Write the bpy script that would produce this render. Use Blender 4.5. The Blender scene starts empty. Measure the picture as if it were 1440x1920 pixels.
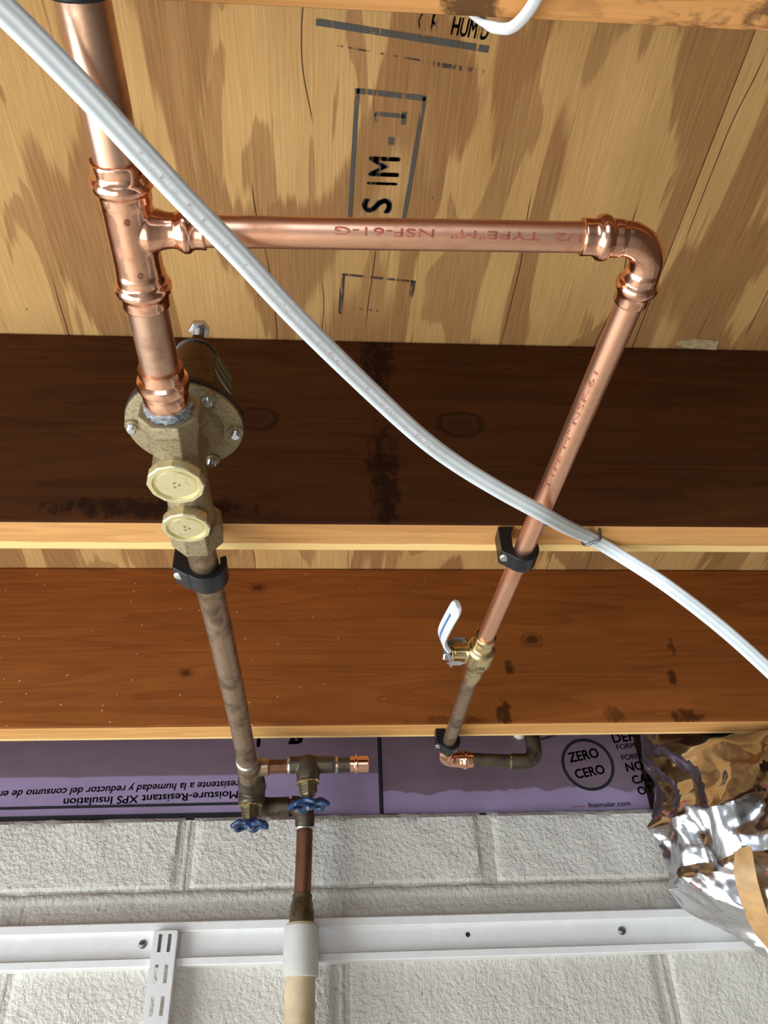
import bpy, bmesh, math, random
from mathutils import Vector, Matrix, noise
random.seed(7)
S = bpy.context.scene
C = S.collection
PI = math.pi
ZC = 1.80                      # camera height above the floor; shapes below are written relative to it

# ------------------------------------------------------------------ camera
cam_d = bpy.data.cameras.new('camera'); cam = bpy.data.objects.new('camera', cam_d); C.objects.link(cam)
cam_d.sensor_width = 36; cam_d.sensor_fit = 'AUTO'; cam_d.lens = 1499.4 / 1920 * 36; cam_d.clip_start = 0.01
Rv = Vector((0.9976308, -0.05881328, -0.03569)); Uv = Vector((-0.00823525, -0.61715112, 0.78680155)); Fv = Vector((0.0683005, 0.78464355, 0.61617331))
m = Matrix((( Rv.x, Uv.x, -Fv.x, 0), (Rv.y, Uv.y, -Fv.y, 0), (Rv.z, Uv.z, -Fv.z, ZC), (0, 0, 0, 1)))
cam.matrix_world = m
S.camera = cam
# ------------------------------------------------------------------ world, lights, exposure
w = bpy.data.worlds.new('world'); S.world = w; w.use_nodes = True
w.node_tree.nodes['Background'].inputs[0].default_value = (0.62, 0.78, 1.0, 1); w.node_tree.nodes['Background'].inputs[1].default_value = 1.0
def area(name, loc, target, sx, sy, power, col):
    l = bpy.data.lights.new(name, 'AREA'); l.shape = 'RECTANGLE'; l.size = sx; l.size_y = sy; l.energy = power; l.color = col
    o = bpy.data.objects.new(name, l); C.objects.link(o); o.location = (loc[0], loc[1], loc[2] + ZC)
    d = Vector(target) - Vector(loc); o.rotation_euler = d.to_track_quat('-Z', 'Y').to_euler(); return o
sun_d = bpy.data.lights.new('sun', 'SUN'); sun_d.energy = 9.0; sun_d.angle = .01; sun_d.color = (1.0, .93, .82)      # falls through the side door on to the floor
sun = bpy.data.objects.new('sun', sun_d); C.objects.link(sun); sun.rotation_euler = Vector((.56, -.05, -.83)).to_track_quat('-Z', 'Y').to_euler()
area('daylight_side_door', (-1.52, 0.05, -0.86), (0, 0.05, -0.86), 1.55, 1.8, 24, (0.86, 0.94, 1.0))  # sky light in the open side door
area('daylight_garage_door', (-0.65, -3.55, -0.75), (-0.65, 0, -0.75), 1.6, 2.0, 9, (0.90, 0.96, 1.0))  # in the open garage door
S.view_settings.view_transform = 'Standard'; S.view_settings.look = 'None'; S.view_settings.gamma = 1; S.view_settings.use_curve_mapping = False
S.view_settings.exposure = 1.15

# ------------------------------------------------------------------ material helpers
class G:
    def __init__(s, name):
        s.m = bpy.data.materials.new(name); s.m.use_nodes = True; s.t = s.m.node_tree; s.b = s.t.nodes['Principled BSDF']
    def n(s, typ, **kw):
        nd = s.t.nodes.new(typ)
        for k, v in kw.items(): setattr(nd, k, v)
        return nd
    def put(s, sock, v):
        if v is None: return
        if isinstance(v, bpy.types.NodeSocket): s.t.links.new(v, sock)
        elif isinstance(v, (tuple, list)) and len(v) == 3 and sock.type == 'RGBA': sock.default_value = (*v, 1)
        else: sock.default_value = v
    def math(s, op, a, b=None, c=None, clamp=False):
        nd = s.n('ShaderNodeMath', operation=op, use_clamp=clamp); s.put(nd.inputs[0], a); s.put(nd.inputs[1], b); s.put(nd.inputs[2], c); return nd.outputs[0]
    def pos(s, scale=(1, 1, 1), loc=(0, 0, 0), coord='Object'):
        tc = s.n('ShaderNodeTexCoord'); mp = s.n('ShaderNodeMapping'); s.t.links.new(tc.outputs[coord], mp.inputs[0])
        mp.inputs['Scale'].default_value = scale; mp.inputs['Location'].default_value = loc; return mp.outputs[0]
    def xyz(s, coord='Object'):
        tc = s.n('ShaderNodeTexCoord'); sp = s.n('ShaderNodeSeparateXYZ'); s.t.links.new(tc.outputs[coord], sp.inputs[0]); return sp.outputs
    def noise(s, vec, scale=5, detail=3, rough=.5, dist=0):
        nd = s.n('ShaderNodeTexNoise'); s.put(nd.inputs['Vector'], vec); nd.inputs['Scale'].default_value = scale; nd.inputs['Detail'].default_value = detail
        nd.inputs['Roughness'].default_value = rough; nd.inputs['Distortion'].default_value = dist; return nd.outputs[0]
    def comb(s, x, y, z):
        nd = s.n('ShaderNodeCombineXYZ'); s.put(nd.inputs[0], x); s.put(nd.inputs[1], y); s.put(nd.inputs[2], z); return nd.outputs[0]
    def ramp(s, f, stops, interp='LINEAR'):
        nd = s.n('ShaderNodeValToRGB'); nd.color_ramp.interpolation = interp; s.put(nd.inputs[0], f); e = nd.color_ramp.elements
        while len(e) < len(stops): e.new(0.5)
        for el, (p, c) in zip(e, stops):
            el.position = p; el.color = (*c, 1) if isinstance(c, (tuple, list)) else (c, c, c, 1)
        return nd.outputs[0]
    def step(s, f, a, b):
        nd = s.n('ShaderNodeMapRange', interpolation_type='SMOOTHSTEP'); s.put(nd.inputs[0], f); nd.inputs[1].default_value = a; nd.inputs[2].default_value = b; return nd.outputs[0]
    def mix(s, f, a, b, mode='MIX'):
        nd = s.n('ShaderNodeMix', data_type='RGBA', blend_type=mode); s.put(nd.inputs[0], f); s.put(nd.inputs[6], a); s.put(nd.inputs[7], b); return nd.outputs[2]
    def bump(s, h, strength=.3, dist=.001):
        nd = s.n('ShaderNodeBump'); nd.inputs['Strength'].default_value = strength; nd.inputs['Distance'].default_value = dist; s.put(nd.inputs['Height'], h); s.t.links.new(nd.outputs[0], s.b.inputs['Normal']); return nd
    def out(s, col=None, rough=None, metal=None, **kw):
        s.put(s.b.inputs['Base Color'], col); s.put(s.b.inputs['Roughness'], rough); s.put(s.b.inputs['Metallic'], metal)
        for k, v in kw.items(): s.put(s.b.inputs[k.replace('_', ' ')], v)
        return s.m

def plain(name, col, rough=.5, metal=0., var=.12, scale=60, bump=0, bs=300, **kw):
    g = G(name); p = g.pos(); nz = g.noise(p, scale, 4)
    c2 = tuple(max(0, c * (1 - 2 * var)) for c in col); c3 = tuple(min(1, c * (1 + var)) for c in col)
    if bump: g.bump(g.noise(p, bs, 3), bump, .0006)
    return g.out(g.ramp(nz, [(.3, c2), (.7, c3)]), rough, metal, **kw)

def metal_mat(name, col, dark, rough=.25, patch=.5, scale=25, metal=1.0, bump=.05, stretch=(1, 1, 1), rvar=.15):
    g = G(name); p = g.pos(stretch); nz = g.noise(p, scale, 5, .6); fine = g.noise(p, scale * 9, 2)
    f = g.step(nz, patch, patch + .22); f = g.math('ADD', f, g.math('MULTIPLY', g.math('SUBTRACT', fine, .5), .35), clamp=True)
    g.bump(fine, bump, .0004)
    return g.out(g.mix(f, col, dark), g.math('ADD', rough, g.math('MULTIPLY', f, rvar)), metal)

def joist_mat(name, dark, light, knots=(), kn=(.8, .5), stain=(), specks=0., strip=None, gs=1.0, bottom=None, spec=.15, stain_low=False):
    """sawn lumber, grain along x; knots / stains are (x, z, radius) on the face"""
    g = G(name); X, Y, Z = g.xyz()
    zz = Z; kmask = None; notb = 1.0
    kn_n = g.math('SUBTRACT', g.noise(g.pos(), 90, 1), .5) if knots else None; st_n = g.math('SUBTRACT', g.noise(g.pos((1, 1, .6)), 110, 3, .65), .5) if stain else None
    for (kx, kz, kr) in knots:
        dx = g.math('MULTIPLY', g.math('SUBTRACT', X, kx), .72); dz = g.math('SUBTRACT', Z, kz)
        d = g.math('SQRT', g.math('ADD', g.math('MULTIPLY', dx, dx), g.math('MULTIPLY', dz, dz)))
        d = g.math('ADD', d, g.math('MULTIPLY', kn_n, kr * .5))
        infl = g.step(d, kr * 3.2, 0)
        zz = g.math('ADD', zz, g.math('MULTIPLY', infl, kr * .8))
        ring = g.math('MULTIPLY', g.step(d, kr * 1.25, kr * 1.0), g.step(d, kr * .70, kr * .95)); core = g.step(d, kr * .95, kr * .35)
        mk = g.math('MAXIMUM', g.math('MULTIPLY', ring, kn[0]), g.math('MULTIPLY', core, kn[1]))
        kmask = mk if kmask is None else g.math('MAXIMUM', kmask, mk)
    v = g.comb(g.math('MULTIPLY', X, 1.3 * gs), g.math('MULTIPLY', Y, 22 * gs), g.math('MULTIPLY', zz, 22 * gs))
    big = g.noise(v, 1.0, 2, .5, .6)
    bands = g.math('FRACT', g.math('MULTIPLY', big, 9.0)); bands = g.step(bands, 0.0, .75)
    v2 = g.comb(g.math('MULTIPLY', X, 9.), g.math('MULTIPLY', Y, 420.), g.math('MULTIPLY', zz, 420.)); fine = g.noise(v2, 1.0, 3, .6)
    mott = g.noise(g.pos((2.2, 9, 9)), 2.2, 4, .6)
    f = g.math('ADD', g.math('MULTIPLY', bands, .13), g.math('ADD', g.math('MULTIPLY', fine, .40), g.math('MULTIPLY', mott, .58)))
    col = g.ramp(f, [(.30, dark), (.78, light)])
    if bottom:      # the sawn lower edge takes lighter colours than the face
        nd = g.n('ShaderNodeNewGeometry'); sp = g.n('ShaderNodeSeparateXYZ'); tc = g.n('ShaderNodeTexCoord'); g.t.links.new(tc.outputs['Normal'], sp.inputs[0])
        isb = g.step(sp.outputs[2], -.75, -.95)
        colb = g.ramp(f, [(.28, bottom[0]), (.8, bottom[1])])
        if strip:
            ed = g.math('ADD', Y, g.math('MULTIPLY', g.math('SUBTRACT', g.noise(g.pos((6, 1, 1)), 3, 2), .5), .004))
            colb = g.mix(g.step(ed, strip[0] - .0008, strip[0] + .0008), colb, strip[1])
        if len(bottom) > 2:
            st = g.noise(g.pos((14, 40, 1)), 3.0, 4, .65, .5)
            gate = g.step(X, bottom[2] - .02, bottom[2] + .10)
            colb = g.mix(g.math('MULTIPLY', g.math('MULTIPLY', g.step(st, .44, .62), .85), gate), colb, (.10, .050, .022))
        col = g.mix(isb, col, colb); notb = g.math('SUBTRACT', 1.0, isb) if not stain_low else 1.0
    if kmask is not None: col = g.mix(g.math('MULTIPLY', kmask, .8), col, tuple(c * .28 for c in dark))
    for (sx, sz, rx, rz, a) in stain:
        dx = g.math('DIVIDE', g.math('SUBTRACT', X, sx), rx); dz = g.math('DIVIDE', g.math('SUBTRACT', Z, sz), rz)
        d = g.math('ADD', g.math('MULTIPLY', dx, dx), g.math('MULTIPLY', dz, dz)); d = g.math('ADD', d, g.math('MULTIPLY', st_n, 3.6))
        col = g.mix(g.math('MULTIPLY', g.math('MULTIPLY', g.step(d, 1.0, .1), a), notb), col, tuple(c * .22 for c in dark))
    if specks:
        vo = g.n('ShaderNodeTexVoronoi'); g.put(vo.inputs['Vector'], g.pos((1, 1, 2.0))); vo.inputs['Scale'].default_value = 66
        rnd = g.n('ShaderNodeSeparateColor'); g.t.links.new(vo.outputs['Color'], rnd.inputs[0])
        sp2 = g.math('MULTIPLY', g.step(vo.outputs[0], .10, .06), g.math('GREATER_THAN', rnd.outputs[0], .60))
        sp2 = g.math('MULTIPLY', sp2, g.step(g.math('ADD', X, g.math('MULTIPLY', g.noise(g.pos(), 8, 2), .5)), .46, .14))
        col = g.mix(g.math('MULTIPLY', sp2, specks), col, (.75, .60, .45))
    g.bump(g.noise(g.pos((9, 420, 420)), 1.0, 1), .3, .0006)
    return g.out(col, .7, 0, Specular_IOR_Level=spec)

def ply_mat(name, off=(0, 0, 0), tint=1.0):
    """rotary-cut veneer: broad flame figure running along y"""
    g = G(name); X, Y, Z = g.xyz()
    p = g.comb(g.math('ADD', g.math('MULTIPLY', X, 9.0), off[0]), g.math('ADD', g.math('MULTIPLY', Y, 2.3), off[1]), off[2])
    jag = g.noise(g.comb(g.math('MULTIPLY', X, 150.), g.math('MULTIPLY', Y, 6.), 3.0), 1.0, 3, .6)
    jj = g.math('MULTIPLY', g.math('SUBTRACT', jag, .5), .10)
    n1 = g.math('ADD', g.noise(p, 1.0, 2, .5, .55), jj)
    p2 = g.comb(g.math('ADD', g.math('MULTIPLY', X, 17.0), off[1]), g.math('ADD', g.math('MULTIPLY', Y, 3.4), off[0]), off[2])
    n2 = g.math('ADD', g.noise(p2, 1.0, 2, .5, .9), jj)
    d1 = g.math('MULTIPLY', g.step(n1, .500, .525), g.step(n1, .66, .60)); d2 = g.math('MULTIPLY', g.step(n2, .555, .575), .75)
    dark = g.math('MAXIMUM', d1, d2)
    fine = g.noise(g.comb(g.math('MULTIPLY', X, 520.), g.math('MULTIPLY', Y, 16.), 0.), 1.0, 3, .6)
    soft = g.noise(g.comb(g.math('MULTIPLY', X, 14.), g.math('MULTIPLY', Y, 5.), 5.), 1.0, 3, .5)
    pale = g.ramp(g.math('ADD', g.math('MULTIPLY', fine, .55), g.math('MULTIPLY', soft, .5)), [(.30, (.45 * tint, .245 * tint, .082 * tint)), (.72, (.68 * tint, .405 * tint, .155 * tint))])
    brown = g.ramp(fine, [(.3, (.275 * tint, .128 * tint, .044 * tint)), (.7, (.39 * tint, .195 * tint, .072 * tint))])
    col = g.mix(g.math('MULTIPLY', dark, .92), pale, brown)
    # checks (fine cracks) along the grain
    wob = g.noise(g.comb(g.math('MULTIPLY', X, 3.), g.math('MULTIPLY', Y, 3.), 9.), 1.0, 2)
    cx = g.math('FRACT', g.math('ADD', g.math('MULTIPLY', X, 21.0), g.math('MULTIPLY', wob, 1.6)))
    ck = g.math('LESS_THAN', g.math('ABSOLUTE', g.math('SUBTRACT', cx, .5)), .011)
    gate = g.step(g.noise(g.comb(g.math('MULTIPLY', X, 21.), g.math('MULTIPLY', Y, 4.5), 2.), 1.0, 1), .52, .58)
    ck = g.math('MULTIPLY', ck, gate)
    col = g.mix(g.math('MULTIPLY', ck, .85), col, (.035, .014, .006))
    # resin flecks
    fl = g.step(g.noise(g.comb(g.math('MULTIPLY', X, 120.), g.math('MULTIPLY', Y, 45.), 7.), 1.0, 1), .80, .84)
    col = g.mix(g.math('MULTIPLY', fl, .8), col, (.06, .022, .01))
    g.bump(g.noise(g.pos((520, 16, 1)), 1.0, 1), .4, .0006)
    return g.out(col, .7, 0, Specular_IOR_Level=.12)

def block_mat(name, col):
    g = G(name); p = g.pos(); big = g.noise(p, 34, 2, .6); fine = g.noise(p, 170, 2, .62); tone = g.noise(p, 5, 3)
    pit = g.step(g.noise(p, 70, 2), .72, .80)
    c = g.ramp(tone, [(.3, tuple(x * .90 for x in col)), (.7, col)]); c = g.mix(g.math('MULTIPLY', pit, .35), c, (.30, .26, .21))
    g.bump(g.math('SUBTRACT', g.math('ADD', g.math('MULTIPLY', big, 1.0), g.math('MULTIPLY', fine, 1.1)), g.math('MULTIPLY', pit, 1.2)), .75, .0032)
    return g.out(c, .42, 0, Specular_IOR_Level=.4)

M = {}
M['ply_a'] = ply_mat('plywood_a', (3.1, 1.2, 0)); M['ply_b'] = ply_mat('plywood_b', (11.0, 4.0, 2), .92)
M['j1'] = joist_mat('joist_dark', (.034, .0095, .0020), (.092, .029, .0065), knots=[(-.066, .120, .013), (.120, .117, .015)],  # brown face, darkened further in colour for shade from a body below
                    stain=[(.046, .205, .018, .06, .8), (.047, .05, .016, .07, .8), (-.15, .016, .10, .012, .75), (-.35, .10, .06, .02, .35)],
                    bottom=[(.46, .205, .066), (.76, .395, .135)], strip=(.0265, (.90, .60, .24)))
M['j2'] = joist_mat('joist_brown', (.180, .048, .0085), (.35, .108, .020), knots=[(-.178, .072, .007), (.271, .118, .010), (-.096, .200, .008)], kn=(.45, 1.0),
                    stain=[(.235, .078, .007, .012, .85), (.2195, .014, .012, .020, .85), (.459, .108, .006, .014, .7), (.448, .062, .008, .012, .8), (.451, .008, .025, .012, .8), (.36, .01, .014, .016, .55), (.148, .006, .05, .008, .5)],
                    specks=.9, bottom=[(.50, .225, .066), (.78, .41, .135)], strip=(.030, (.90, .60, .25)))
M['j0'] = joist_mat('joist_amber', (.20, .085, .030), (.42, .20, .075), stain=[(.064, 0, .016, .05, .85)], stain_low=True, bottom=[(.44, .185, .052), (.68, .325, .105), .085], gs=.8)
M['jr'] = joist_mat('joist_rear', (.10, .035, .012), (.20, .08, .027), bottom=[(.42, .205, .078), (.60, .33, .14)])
M['block'] = block_mat('painted_block', (.65, .605, .525)); M['mortar'] = block_mat('painted_mortar', (.57, .52, .44))
M['white_wall'] = plain('white_paint', (.72, .70, .66), .7); M['concrete'] = plain('concrete', (.50, .48, .45), .8, scale=6)
M['dark_wood'] = plain('dark_wood', (.10, .055, .03), .8)
M['copper'] = metal_mat('new_copper', (.95, .53, .345), (.70, .33, .19), .36, .52, 22, stretch=(1, 1, 1))
M['copper_bright'] = metal_mat('fitting_copper', (.98, .55, .37), (.72, .33, .19), .17, .55, 60, bump=.12)
M['copper_dull'] = metal_mat('handled_copper', (.72, .46, .32), (.44, .26, .17), .34, .45, 30)
M['copper_old'] = metal_mat('aged_copper', (.42, .29, .19), (.19, .128, .075), .34, .42, 40, metal=.85, rvar=.2)
M['copper_dark'] = metal_mat('tarnished_copper', (.125, .095, .062), (.050, .040, .028), .45, .45, 50, metal=.8, rvar=.2)
M['copper_brown'] = metal_mat('brown_copper', (.20, .085, .040), (.10, .045, .024), .38, .45, 30, metal=.7)
M['solder'] = plain('solder', (.72, .72, .70), .35, 1.0)
M['bronze'] = metal_mat('cast_bronze', (.45, .37, .22), (.29, .23, .13), .40, .45, 420, bump=.9, metal=.9)
M['bronze_face'] = metal_mat('machined_brass', (.82, .73, .43), (.66, .57, .31), .40, .5, 180, bump=.2, metal=.75)
M['bonnet'] = metal_mat('shaded_bronze', (.12, .064, .022), (.085, .045, .015), .42, .45, 300, bump=.3, metal=.8)  # bronze with the shade up in the joist bay put into its colour
M['brass'] = metal_mat('yellow_brass', (.86, .68, .36), (.52, .39, .18), .24, .5, 70, bump=.15)
M['brass_old'] = metal_mat('old_brass', (.20, .155, .08), (.085, .065, .038), .42, .45, 80, metal=.85)
M['steel'] = plain('zinc_steel', (.70, .72, .74), .25, 1.0, .05); M['steel_dark'] = plain('dark_steel', (.20, .20, .21), .35, .9, .1)
M['black'] = plain('black_plastic', (.006, .0065, .008), .38, 0, .1); M['rubber'] = plain('black_gasket', (.01, .01, .012), .5)
M['tape'] = plain('thread_tape', (.40, .42, .44), .6, 0, .2, 200, .5)
M['wire_white'] = plain('white_sheath', (.86, .86, .84), .35, 0, .03)
M['red_ink'] = plain('red_ink', (.46, .12, .08), .45, .5)
M['red_faint'] = plain('worn_red_ink', (.62, .26, .17), .45, .8)
def ink(name, col, lo, hi, sc=(240, 30, 1)):
    g = G(name); nz = g.noise(g.pos(sc), 1.0, 4, .7); return g.out(col, .7, 0, Alpha=g.step(nz, lo, hi))
M['ink'] = ink('stamp_ink', (.085, .076, .064), .34, .50); M['ink_faint'] = ink('faint_stamp_ink', (.06, .04, .03), .46, .60)
M['cable'] = plain('cable_sheath', (.74, .78, .77), .34, 0, .03, 80); M['cable_print'] = ink('cable_print', (.62, .45, .46), .47, .60, (500, 500, 500))
M['print'] = plain('black_print', (.012, .010, .016), .5)
M['pencil'] = plain('pencil', (.10, .05, .03), .6)
M['blue'] = plain('blue_enamel', (.010, .040, .125), .25, 0, .3, 120)
M['pvc'] = plain('white_pvc', (.62, .59, .53), .42, 0, .06, 30); M['pvc_old'] = plain('yellowed_pvc', (.54, .415, .245), .45, 0, .18, 26)
M['white_steel'] = plain('white_enamel', (.79, .77, .73), .32, 0, .02); M['off_white'] = plain('off_white_enamel', (.74, .71, .68), .38, 0, .02)
M['lever'] = plain('white_vinyl', (.78, .80, .82), .35, 0, .06, 150); M['green'] = plain('green_tag', (.02, .10, .055), .4); M['paper'] = plain('tag_paper', (.55, .55, .50), .5)
M['cream'] = plain('cream_foam', (.72, .66, .50), .7, 0, .1, 100); M['hole'] = plain('dark_hole', (.02, .018, .016), .9)
M['resin'] = plain('pale_residue', (.50, .36, .18), .6, 0, .2, 200)
M['tan'] = plain('tan_reflection', (.58, .33, .13), .5, 0, .12, 60)
def foam_mat(name, left):
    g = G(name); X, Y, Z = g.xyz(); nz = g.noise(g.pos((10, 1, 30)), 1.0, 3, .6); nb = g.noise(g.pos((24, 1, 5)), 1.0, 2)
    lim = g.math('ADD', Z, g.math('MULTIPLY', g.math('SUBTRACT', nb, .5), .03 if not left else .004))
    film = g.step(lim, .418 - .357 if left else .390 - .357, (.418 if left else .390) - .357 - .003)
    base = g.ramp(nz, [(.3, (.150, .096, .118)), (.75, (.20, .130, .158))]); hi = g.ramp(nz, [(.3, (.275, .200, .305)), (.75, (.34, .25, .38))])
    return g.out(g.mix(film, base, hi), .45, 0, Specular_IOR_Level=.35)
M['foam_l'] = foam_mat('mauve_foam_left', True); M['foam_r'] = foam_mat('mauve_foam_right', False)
def foil_mat():
    g = G('foil'); X, Y, Z = g.xyz('UV')
    vo = g.n('ShaderNodeTexVoronoi'); vo.feature = 'F1'; g.put(vo.inputs['Vector'], g.pos((1, 1, 1))); vo.inputs['Scale'].default_value = 15
    nz = g.noise(g.pos(), 14, 3, .5, 1.4); g.bump(g.math('ADD', g.math('MULTIPLY', vo.outputs[0], .8), g.math('MULTIPLY', nz, .8)), .35, .006)
    cell = g.math('FRACT', g.math('MULTIPLY', X, 46.)); band = g.math('FRACT', g.math('MULTIPLY', Y, 9.)); t = g.noise(g.comb(g.math('MULTIPLY', X, 150.), g.math('MULTIPLY', Y, 60.), 0.), 1.0, 2)
    red = g.math('MULTIPLY', g.math('LESS_THAN', g.math('ABSOLUTE', g.math('SUBTRACT', band, .5)), .055), g.step(t, .50, .56))
    red = g.math('MULTIPLY', red, g.step(g.noise(g.comb(g.math('MULTIPLY', X, 9.), g.math('MULTIPLY', Y, 9.), 4.), 1.0, 1), .50, .55))
    return g.out(g.mix(red, (.66, .66, .675), (.50, .12, .08)), .19, g.math('SUBTRACT', 1.0, g.math('MULTIPLY', red, .6)))
M['foil'] = foil_mat()

# ------------------------------------------------------------------ mesh helpers (a shape is a (verts, faces) pair)
def merge(*shapes):
    V, F = [], []
    for v, f in shapes:
        o = len(V); V += [Vector(p) for p in v]; F += [tuple(i + o for i in q) for q in f]
    return V, F
def frame(d, hint=None):
    d = Vector(d).normalized(); h = Vector(hint) if hint else (Vector((0, 0, 1)) if abs(d.z) < .9 else Vector((1, 0, 0)))
    a = (h - d * h.dot(d)).normalized(); return d, a, d.cross(a)
def rings_mesh(rings, cap=True):
    n = len(rings[0]); V = [p for r in rings for p in r]; F = []
    for i in range(len(rings) - 1):
        for j in range(n):
            k = (j + 1) % n; F.append((i * n + j, i * n + k, (i + 1) * n + k, (i + 1) * n + j))
    if cap: F.append(tuple(range(n - 1, -1, -1))); F.append(tuple((len(rings) - 1) * n + j for j in range(n)))
    return V, F
def lathe(o, d, prof, segs=32, hint=None, phase=0., cap=True):
    """prof: (t, r) or (t, r, flats) along axis d from o"""
    o = Vector(o); d, a, b = frame(d, hint); rings = []
    for q in prof:
        t, r = q[0], q[1]; hx = q[2] if len(q) > 2 else 0
        ring = []
        for j in range(segs):
            th = 2 * PI * j / segs + phase; rr = r * (1 - hx * (0.5 + .5 * math.cos(6 * th)))
            ring.append(o + d * t + a * (rr * math.cos(th)) + b * (rr * math.sin(th)))
        rings.append(ring)
    return rings_mesh(rings, cap)
def tube(path, r, segs=24, cap=True):
    P = [Vector(p) for p in path]; n = len(P); R = r if isinstance(r, (list, tuple)) else [r] * n
    T = [(P[min(i + 1, n - 1)] - P[max(i - 1, 0)]).normalized() for i in range(n)]
    _, a, _ = frame(T[0]); rings = []
    for i in range(n):
        a = (a - T[i] * a.dot(T[i])).normalized(); b = T[i].cross(a)
        rings.append([P[i] + a * (R[i] * math.cos(2 * PI * j / segs)) + b * (R[i] * math.sin(2 * PI * j / segs)) for j in range(segs)])
    return rings_mesh(rings, cap)
def arc(corner, d1, d2, rad, n=12):
    """points of a fillet: arriving along d1, leaving along d2"""
    c = Vector(corner); d1 = Vector(d1).normalized(); d2 = Vector(d2).normalized(); o = c - d1 * rad + d2 * rad
    return [o - d2 * rad * math.cos(t) + d1 * rad * math.sin(t) for t in [PI / 2 * i / n for i in range(n + 1)]]
def box(x0, x1, y0, y1, z0, z1):
    V = [Vector((x, y, z)) for x in (x0, x1) for y in (y0, y1) for z in (z0, z1)]
    return V, [(0, 1, 3, 2), (4, 6, 7, 5), (0, 4, 5, 1), (2, 3, 7, 6), (0, 2, 6, 4), (1, 5, 7, 3)]
def extrude(poly, o, ax, ay, d, h):
    """2-D polygon (ax, ay) at o extruded along d by h"""
    o, ax, ay, d = Vector(o), Vector(ax), Vector(ay), Vector(d); n = len(poly)
    A = [o + ax * p[0] + ay * p[1] for p in poly]; B = [p + d * h for p in A]
    return A + B, [tuple(range(n - 1, -1, -1)), tuple(range(n, 2 * n))] + [(i, (i + 1) % n, n + (i + 1) % n, n + i) for i in range(n)]
def spline(pts, n=10):
    P = [Vector(p) for p in pts]; out = []
    for i in range(len(P) - 1):
        p0, p1, p2, p3 = P[max(i - 1, 0)], P[i], P[i + 1], P[min(i + 2, len(P) - 1)]
        for k in range(n):
            t = k / n; out.append(.5 * ((2 * p1) + (p2 - p0) * t + (2 * p0 - 5 * p1 + 4 * p2 - p3) * t * t + (3 * p1 - p0 - 3 * p2 + p3) * t ** 3))
    return out + [P[-1]]
def link(name, me, parent=None, loc=None):
    o = bpy.data.objects.new(name, me); C.objects.link(o)
    if parent is not None: o.parent = parent
    elif loc is not None: o.location = (loc[0], loc[1], loc[2] + ZC)
    return o
def origin(o):
    v = Vector((0, 0, 0))
    while o is not None: v += o.location; o = o.parent
    return v - Vector((0, 0, ZC))
def mesh(name, shape, mat, parent=None, smooth=True, loc=None, bevel=0, remesh=0, relax=4, angle=40, sub=0):
    """one mesh object; verts are camera-relative and stored relative to the parent (or to loc)"""
    V, F = shape
    base = origin(parent) if parent is not None else Vector(loc if loc is not None else (0, 0, 0))
    me = bpy.data.meshes.new(name); me.from_pydata([tuple(Vector(p) - base) for p in V], [], [tuple(f) for f in F])
    bm = bmesh.new(); bm.from_mesh(me); bmesh.ops.recalc_face_normals(bm, faces=bm.faces); bm.to_mesh(me); bm.free()
    if bevel or remesh:
        t = bpy.data.objects.new('tmp', me); C.objects.link(t)
        if remesh:
            r = t.modifiers.new('r', 'REMESH'); r.mode = 'VOXEL'; r.voxel_size = remesh
            if relax: s = t.modifiers.new('s', 'SMOOTH'); s.iterations = relax; s.factor = .5
        else:
            b = t.modifiers.new('b', 'BEVEL'); b.width = bevel; b.segments = 2; b.limit_method = 'ANGLE'; b.angle_limit = math.radians(35)
        dg = bpy.context.evaluated_depsgraph_get(); me2 = bpy.data.meshes.new_from_object(t.evaluated_get(dg)); bpy.data.objects.remove(t); bpy.data.meshes.remove(me); me = me2; me.name = name
    me.materials.clear(); me.materials.append(M[mat] if isinstance(mat, str) else mat)
    if smooth:
        for p in me.polygons: p.use_smooth = True
        if not remesh: me.set_sharp_from_angle(angle=math.radians(angle))
    return link(name, me, parent, base if parent is None else None)
def thing(name, label, cat, loc, group=None):
    o = bpy.data.objects.new(name, None); C.objects.link(o); o.empty_display_size = .02; o.location = (loc[0], loc[1], loc[2] + ZC); return tag(o, label, cat, group)
def tag(o, label, cat, group=None):
    o['label'] = label; o['category'] = cat
    if group: o['group'] = group
    return o
def struct(o): o['kind'] = 'structure'; return o
def text_shape(s, bold=0., size=1.0, shear=0.):
    c = bpy.data.curves.new('t', 'FONT'); c.body = s; c.size = size; c.offset = bold; c.shear = shear; c.align_x = 'LEFT'; c.resolution_u = 3
    o = bpy.data.objects.new('t', c); C.objects.link(o); dg = bpy.context.evaluated_depsgraph_get(); me = bpy.data.meshes.new_from_object(o.evaluated_get(dg))
    V = [v.co.copy() for v in me.vertices]; F = [tuple(p.vertices) for p in me.polygons]; bpy.data.objects.remove(o); bpy.data.meshes.remove(me); bpy.data.curves.remove(c); return V, F
def text_at(s, o, right, up, width=None, height=None, bold=0.02, shear=0.):
    """flat lettering; o = left end of the base line"""
    V, F = text_shape(s, 0., 1.0, shear)
    if bold: V, F = merge(*[([p + Vector((dx, dy, 0)) for p in V], F) for dx, dy in ((-bold, -bold), (bold, -bold), (-bold, bold), (bold, bold), (0, 0))])
    x0 = min(p.x for p in V); x1 = max(p.x for p in V); y1 = .73
    sy = height / y1; sx = width / (x1 - x0) if width else sy; o, right, up = Vector(o), Vector(right).normalized(), Vector(up).normalized()
    return [o + right * ((p.x - x0) * sx) + up * (p.y * sy) for p in V], F
def bar(p0, p1, wd, n, z):
    """flat drawn line between two points in a plane with normal n"""
    p0, p1, n = Vector(p0), Vector(p1), Vector(n); s = (p1 - p0).normalized().cross(n) * wd / 2
    return [p0 + s, p1 + s, p1 - s, p0 - s], [(0, 1, 2, 3)]

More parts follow.
